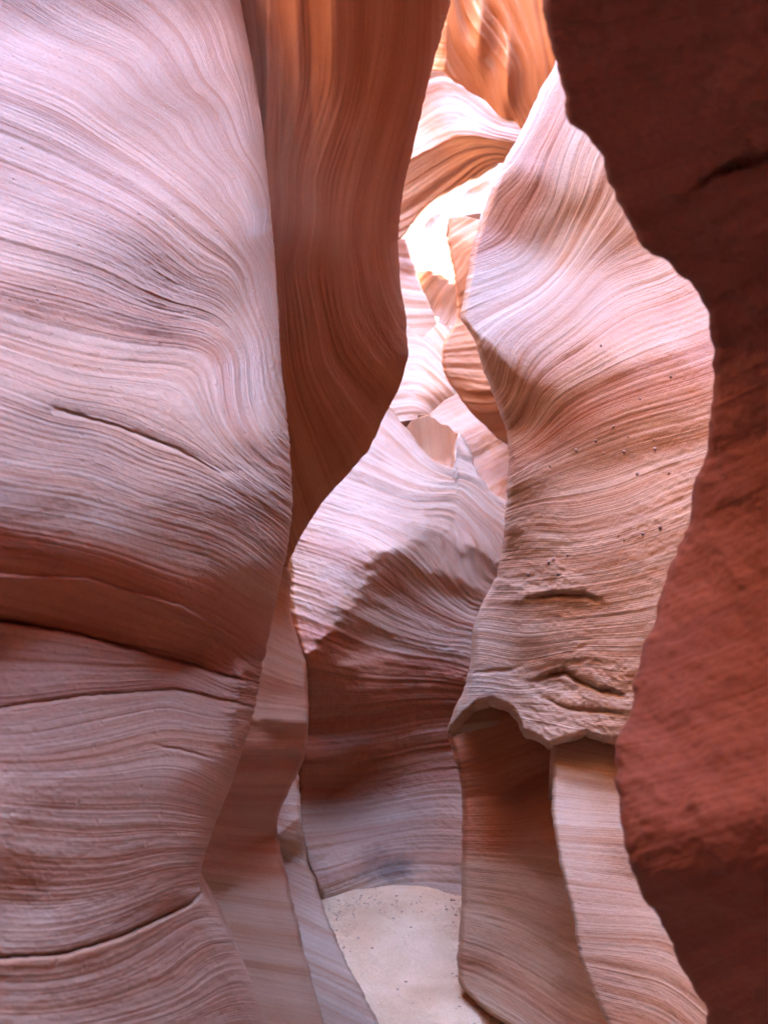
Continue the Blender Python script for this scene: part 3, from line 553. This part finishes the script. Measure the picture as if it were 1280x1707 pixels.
layer('lower_striped_ledge', M_FAR, [(700, 655), (715, 690), (735, 720), (745, 860)], [(900, 655), (900, 860)], [(700, 700), (715, 690), (740, 668), (762, 655), (900, 655)], flat(860, (745, 900)),
      anchors=[(740, 680, 8.2), (850, 720, 7.6), (830, 820, 7.2)], tilt=[(760, 690, 22), (800, 730, 18), (840, 750, -2), (820, 790, 35), (750, 720, 20)], yaw=[(760, 700, -15), (840, 760, -10)],
      strata=[([(720, 690), (790, 660)], 0), ([(760, 720), (820, 690)], 40), ([(790, 770), (845, 740)], 90), ([(810, 830), (850, 810)], 140)], relief=.02, rough=.01,
      creases=[([(780, 772), (820, 745), (850, 728)], -6, 20, 12, 30)],
      label='pink striped rock ledge below the orange flake, just above the swirled wall', padL=rise((-.1, .5, 0)), padR=rise((1.5, 0, 0)), padT=rise((0, .4, .05)), padB=rise((0, .0, -.8)))

layer('folded_rock_face', M_FAR, [(600, 530), (600, 720)], [(775, 530), (800, 720)], [(600, 536), (664, 540), (680, 545), (692, 556), (706, 563), (716, 552), (729, 538), (745, 546), (775, 540)], [(600, 705), (660, 705), (700, 698), (712, 692), (730, 690), (800, 720)],
      anchors=[(670, 560, 9.0), (670, 690, 8.7), (704, 620, 9.3), (760, 560, 8.8), (740, 680, 8.6)], tilt=[(680, 600, 4), (680, 680, 4), (730, 570, 28), (745, 610, 22), (735, 665, -45), (715, 640, 10)],
      yaw=[(670, 620, 38), (695, 620, 40), (715, 620, -35), (740, 620, -38)],
      strata=[([(655, 540), (703, 540), (750, 590)], 0), ([(655, 600), (703, 598), (760, 650)], 55), ([(655, 650), (703, 650), (750, 700)], 105), ([(655, 700), (703, 700)], 155)], relief=.03, rough=.008, band_px=(14, 8, 4),
      label='pink and cream rock face folded like a book, above the small orange boulder', padL=rise((-1.5, .5, 0)), padR=rise((.5, .6, 0)), padT=rise((0, .5, .1)), padB=rise((0, .5, -.1)))

layer('orange_rock_flake', M_SMOOTH, [(748, 340), (748, 363), (745, 400), (752, 440), (759, 480), (762, 530), (755, 545), (740, 567), (735, 585), (738, 612), (750, 642), (765, 662), (800, 705), (845, 742), (870, 760)],
      [(900, 340), (900, 760)], [(748, 363), (772, 360), (800, 366), (900, 366)], flat(760, (870, 900)),
      anchors=[(755, 370, 6.7), (755, 450, 6.8), (800, 400, 6.3), (760, 530, 7.0), (740, 590, 6.75), (755, 640, 6.95), (830, 700, 6.5), (850, 500, 6)],
      tilt=[(770, 375, 10), (765, 430, -22), (770, 500, -34), (760, 580, -10), (790, 640, -12), (770, 620, -8), (810, 680, -36), (830, 720, -40)], yaw=[(760, 450, -25), (760, 600, 5), (820, 680, -30)],
      strata=[([(745, 400), (790, 370)], 0), ([(755, 470), (785, 430)], 60), ([(740, 570), (790, 560)], 150), ([(750, 640), (810, 650)], 220), ([(800, 705), (845, 700)], 280)],
      creases=[([(755, 645), (790, 655), (840, 648)], 5, -25, 8, 30)], relief=.014, rough=.006, roundL=(.08, 5),
      label='tall orange rock flake tapering downward, tucked behind the striped right wall', padL=rise((.05, .3, 0), (.4, .8, 0)), padR=rise((2, 0, 0)), padT=rise((0, .4, .05)), padB=rise((0, .3, -.3)))

layer('pale_rock_slab', M_FAR, [(600, 390), (600, 620)], [(676, 398), (690, 440), (700, 470), (712, 500), (728, 537), (735, 560), (740, 620)],
      flat(398, (600, 676)), flat(620, (600, 740)),
      lam_px=150, anchors=[(670, 410, 9.7), (700, 500, 9.65), (720, 560, 9.6), (620, 560, 9.7), (660, 610, 9.7)], tilt=[(680, 450, 12), (700, 510, 10), (690, 545, 2), (690, 610, 0)], yaw=[(680, 480, 25)],
      strata=[([(665, 430), (690, 435)], 0), ([(665, 490), (710, 495)], 50), ([(670, 540), (725, 538)], 95)], relief=.02, rough=.006, band_px=(12, 7, 4), roundR=(.05, 4),
      label='smooth pale rock slab leaning before the sunlit wall, beside the hanging fin', padL=rise((-2, 0, 0)), padR=rise((-.08, .2, 0)), padT=rise((0, .3, .05)), padB=rise((0, .3, .22)))

layer('overhung_rock_shelf', M_FAR, [(600, 20), (600, 420)], [(900, 20), (900, 420)], flat(20, (600, 900)), [(600, 425), (668, 400), (682, 382), (694, 362), (722, 335), (760, 312), (795, 298), (832, 274), (900, 240)],
      anchors=[(680, 250, 8.6), (760, 220, 8.4), (860, 235, 8.1), (720, 120, 8.45), (860, 190, 8.05), (720, 30, 8.3), (690, 350, 8.9), (800, 290, 8.6)],
      tilt=[(720, 100, -8), (740, 170, -4), (800, 190, -4), (700, 220, -2), (850, 215, -6), (720, 290, -38), (780, 260, -38), (680, 320, -35), (840, 250, -38), (680, 370, -15)],
      yaw=[(720, 180, 0), (820, 190, -15), (700, 300, 10), (800, 270, -10)],
      strata=[([(690, 150), (730, 130), (800, 160)], 0), ([(690, 210), (760, 180), (830, 215)], 45), ([(680, 262), (760, 225), (860, 240)], 90), ([(690, 360), (780, 290), (830, 265)], 190)],
      creases=[([(600, 300), (680, 262), (720, 248), (770, 220), (810, 232), (850, 238), (900, 230)], 14, -34, 30, 40)],
      relief=.02, rough=.006, roundB=(.1, 5), band_px=(16, 8, 4), label='white banded rock shelf with orange underside, high up beyond the hanging fin',
      padL=rise((-2.5, 0, 0)), padR=rise((.15, .1, 0)), padT=rise((0, .2, .3), (0, .6, .8)), padB=rise((0, .25, .3), (0, .6, .7)))

layer('top_orange_wall', M_SMOOTH, [(755, -60), (750, 0), (745, 30), (743, 80), (742, 115), (742, 260)], [(1050, -60), (1050, 260)], flat(-60, (755, 1050)), [(742, 115), (760, 135), (790, 160), (830, 188), (868, 214), (900, 230), (1050, 250)],
      anchors=[(745, 60, 7.0), (870, 205, 7.5), (760, 120, 7.3), (850, 0, 6.3), (760, -50, 6.2), (850, -60, 5.9), (1000, 100, 6.4), (1000, 240, 7.0)], tilt=[(760, 60, -25), (820, 60, -30), (900, 50, -25), (800, 130, -35), (860, 180, -38)], yaw=[(760, 60, 10), (800, 100, -10), (880, 80, -30), (830, 150, 0)],
      strata=[([(745, 0), (760, 80), (800, 150)], 0), ([(775, 0), (810, 60), (850, 120), (870, 205)], 45), ([(830, 0), (860, 60), (885, 160)], 100), ([(900, 0), (915, 90)], 160)], 
      dents=[(845, 120, 12, 60, -.12), (800, 50, 14, 50, -.12)],
      relief=.05, rough=.006, roundB=(.06, 4), band_px=(40, 18, 6), label='deep orange rock wall hanging at the very top centre of the photo',
      padL=rise((-.1, .5, 0), (-.5, 1.0, 0)), padR=rise((1.5, 0, 0)), padT=rise((.0, -.6, .8), (-.7, -1.6, 2.0), (-1.8, -2.9, 4.5)), padB=rise((0, .3, .35), (0, .6, .8)))

layer('sunlit_rock_wall', M_FAR, [(560, 200), (560, 760)], [(960, 200), (960, 760)], flat(200, (560, 960)), flat(760, (560, 960)),
      anchors=[(690, 350, 10.6), (780, 300, 10.2), (720, 480, 10.5), (740, 560, 10.3), (600, 700, 10.3), (900, 700, 10), (900, 250, 10.2)],
      tilt=[(700, 380, 34), (720, 430, 38), (760, 330, 30), (730, 470, 16), (745, 500, 8), (740, 540, 30), (800, 310, -5), (780, 340, 35)],
      yaw=[(700, 400, -15), (740, 500, -20), (790, 320, -20)],
      strata=[([(670, 410), (740, 330), (800, 290)], 0), ([(690, 440), (745, 370), (800, 340)], 50), ([(700, 480), (750, 440), (800, 400)], 95), ([(725, 530), (760, 470)], 140), ([(730, 580), (770, 540)], 190)],
      creases=[([(665, 405), (700, 375), (740, 345), (800, 300)], 10, -25, 10, 14)], relief=.05, rough=.012, band_px=(18, 9, 5),
      label='blazing white sunlit rock wall at the far end of the slot', padL=rise((-3, -.5, 0)), padR=rise((3, -1, 0)), padT=rise((0, .8, 1.0), (0, 2, 2.4)), padB=rise((0, 0, -3), (0, 0, -7)))

# ================================================================== GROUND
def sand_floor():
    nx, ny = 420, 620
    x = np.linspace(-6, 6, nx); y = np.linspace(-6, 14, ny); X, Y = np.meshgrid(x, y)
    Z = .05*fbm2(X*.9, Y*.9, 4, 3) + .03*fbm2(X*4, Y*4, 5, 5) + .004*np.sin((Y+.25*np.sin(X*3)+fbm2(X*2, Y*2, 3, 8))*38)*np.clip(fbm2(X, Y, 3, 12)*4+.4, 0, 1)
    q = np.clip((Y-4.2)/.9, 0, 1); q = np.clip(q+.22*fbm2(X*2.2, Y*2.2, 3, 31), 0, 1); Z = Z + .2*q*q*(3-2*q)*(1-.5*np.clip(np.abs(X-.2)/.6, 0, 1)**2)
    for k in range(140):                      # trodden hollows
        cx, cy = rng.uniform(-.7, 1.2), rng.uniform(2.4, 5.2); a = rng.uniform(0, 3)
        dx, dy = X-cx, Y-cy; u = dx*math.cos(a)+dy*math.sin(a); w = -dx*math.sin(a)+dy*math.cos(a)
        Z = Z-.035*np.exp(-(u/.11)**2-(w/.05)**2)+.012*np.exp(-(u/.17)**2-(w/.09)**2)
    o = make_mesh('ground', np.stack([X, Y, Z], -1), X*0, M_SAND, flip=True)
    o['kind'] = 'structure'; return o
sand_floor()
me = bpy.data.meshes.new('plain'); me.from_pydata([(-300, -300, -.25), (300, -300, -.25), (300, 300, -.25), (-300, 300, -.25)], [], [(0, 1, 2, 3)])
me.materials.append(M_SAND); o = bpy.data.objects.new('terrain', me); COL.objects.link(o); o['kind'] = 'structure'

# the canyon carries on round the photographer: tall unseen rock either side and behind, heights shaped for the light
def outer(name, pts, h, lean):
    """a thick rock curtain along plan points, top pushed by lean"""
    n = 160
    P = np.array(pts, float); t = np.linspace(0, len(P)-1, n)
    xs = np.interp(t, range(len(P)), P[:, 0]); ys = np.interp(t, range(len(P)), P[:, 1])
    zs = np.linspace(0, 1, 50)[:, None]*(np.interp(t, range(len(P)), h)+.4)[None]-.4; h = zs.max(0)[None]
    gx = np.gradient(xs); gy = np.gradient(ys); l = np.hypot(gx, gy); nx_, ny_ = -gy/l, gx/l
    off = .35*fbm2(np.linspace(0, 6, n)[None]+zs*.3, zs*.8, 4, 8)*2 + lean*(np.maximum(zs, 0)/h)**1.6
    A = np.stack([xs[None]+nx_[None]*off, ys[None]+ny_[None]*off, zs], -1)
    B = A+np.stack([nx_, ny_, 0*nx_], -1)[None]*1.2
    full = np.concatenate([A, B[::-1], A[:1]], 0)
    S = full[..., 2]*180
    o = make_mesh(name, full, S, M_MAIN); o['kind'] = 'structure'
outer('canyon_wall_back', [(3.2, -4.6), (0, -4.9), (-3.2, -4.6)], [10]*3, -1.0)
outer('canyon_wall_left', [(-5, 15), (-4.8, 8), (-4.7, 6.5), (-4.6, -5.2)], [13, 13, 11, 11], .6)
outer('canyon_wall_right', [(4.6, -5.2), (4.6, 0), (4.8, 4.5), (4.9, 7), (5, 8.5), (5, 8.8), (5, 9.4), (5.1, 9.7), (5.2, 15)], [11, 11, 11.5, 17, 17, 9, 9, 17, 17], .6)  # stepped rim and low notch added to gate sun onto the far wall

# ================================================================== SMALL DETAILS
def lump(name, r, mat, seed=0, squash=.7, sub=3):
    import bmesh
    bm = bmesh.new(); bmesh.ops.create_icosphere(bm, subdivisions=sub, radius=1)
    rr = random.Random(seed); ph = [rr.uniform(0, 6) for _ in range(9)]
    for v in bm.verts:
        c = v.co.copy()
        k = 1+.16*math.sin(3*c.x+ph[0])*math.cos(2.5*c.y+ph[1])+.1*math.sin(6*c.z+ph[2]+3*c.x)+.06*math.sin(11*c.y+ph[3])*math.sin(9*c.x+ph[4])+rr.uniform(-.05, .05)
        v.co = Vector((c.x*k*r, c.y*k*r, c.z*k*r*squash))
    for f in bm.faces: f.smooth = True
    me = bpy.data.meshes.new(name); bm.to_mesh(me); bm.free(); me.materials.append(mat); return me
M_NOD = sandstone('iron_nodule', pale=(.30, .17, .13), red=(.25, .12, .09), dark=(.2, .1, .07), contrast=.2)
root = bpy.data.objects['sculpted_rock_wall']
nod = [(993, 735), (1047, 728), (961, 751), (947, 770), (1006, 756), (1040, 753), (1023, 712), (1067, 665), (1117, 628), (1091, 748), (1062, 790), (1114, 789), (917, 777), (1090, 733), (1001, 576),
       (922, 933), (946, 925), (880, 958), (1030, 893), (1071, 890), (1100, 880), (1040, 900), (931, 957), (915, 938)]
nm = lump('nodule', .0075, M_NOD, 3, .8, 2)
for k, (x, y) in enumerate(nod):
    p, rho = on_layer('sculpted_rock_wall', x, y)
    o = bpy.data.objects.new('nodule', nm); COL.objects.link(o)
    o.location = p*(1) + (np.array([0, 0, CAMZ])-p)/np.linalg.norm(p)*.002; s = random.Random(k).uniform(.6, 1.3); o.scale = (s, s, s)
    o.rotation_euler = (k, k*2, k*3); o.parent = root
# pebbles on the sand
pebs = [(603, 1605, 'tiny dark pebble on the sand beside the foot of the knife edged fin'), (649, 1613, 'tiny brown pebble alone in the middle of the open sand'),
        (718, 1592, 'tiny reddish pebble on the sand near the leaning pillar'), (655, 1628, 'tiny flat pebble on the sand, just nearer the camera than the middle one'),
        (761, 1648, 'small pebble lying against the foot of the leaning pillar'), (688, 1570, 'tiny pale pebble far back on the sand towards the swirled wall')]
for k, (x, y, lab) in enumerate(pebs):
    dx, dy, dz = rays(np.array(float(x)), np.array(float(y))); t = -(CAMZ-.01)/dz
    o = bpy.data.objects.new('pebble', lump('pebble', .012+.004*(k % 3), M_NOD, 50+k, .6, 2)); COL.objects.link(o)
    o.location = (float(dx*t), float(dy*t), .008); o['label'] = lab; o['category'] = 'pebble'; o['group'] = 'pebbles on the sand'

def gravel():
    V = []; Fc = []; rr = random.Random(5)
    ico = [(0, 0, 1), (.89, 0, .45), (.28, .85, .45), (-.72, .53, .45), (-.72, -.53, .45), (.28, -.85, .45), (.72, .53, -.45), (-.28, .85, -.45), (-.89, 0, -.45), (-.28, -.85, -.45), (.72, -.53, -.45), (0, 0, -1)]
    tri = [(0, 1, 2), (0, 2, 3), (0, 3, 4), (0, 4, 5), (0, 5, 1), (1, 6, 2), (2, 7, 3), (3, 8, 4), (4, 9, 5), (5, 10, 1), (6, 7, 2), (7, 8, 3), (8, 9, 4), (9, 10, 5), (10, 6, 1), (11, 7, 6), (11, 8, 7), (11, 9, 8), (11, 10, 9), (11, 6, 10)]
    gme = bpy.data.objects['ground'].data
    from mathutils.bvhtree import BVHTree
    bvh = BVHTree.FromPolygons([v.co for v in gme.vertices], [p.vertices[:] for p in gme.polygons])
    for k in range(2600):
        y = rr.uniform(2.6, 5.4); a = rr.random()
        x = rr.uniform(-.6, .9) if a < .35 else (-.25-.12*(4.6-y)+rr.gauss(0, .07) if a < .65 else .47+.05*(4.2-y)+rr.gauss(0, .06))
        if rr.random() < .12: y = 4.95+rr.gauss(0, .08); x = rr.uniform(-.4, .6)
        h = bvh.ray_cast(Vector((x, y, 3)), Vector((0, 0, -1)))[0]
        if h is None: continue
        r_ = .0018+.010*rr.random()**9; b = len(V)
        for c in ico: V.append((x+c[0]*r_*rr.uniform(.7, 1.2), y+c[1]*r_*rr.uniform(.7, 1.2), h.z+c[2]*r_*.6*rr.uniform(.7, 1.2)))
        Fc += [tuple(b+i for i in t) for t in tri]
    me = bpy.data.meshes.new('gravel'); me.from_pydata(V, [], Fc); me.materials.append(M_MAIN)
    o = bpy.data.objects.new('gravel', me); COL.objects.link(o); o['kind'] = 'stuff'; o['label'] = 'fine reddish grit strewn over the sandy floor'; o['category'] = 'gravel'
gravel()
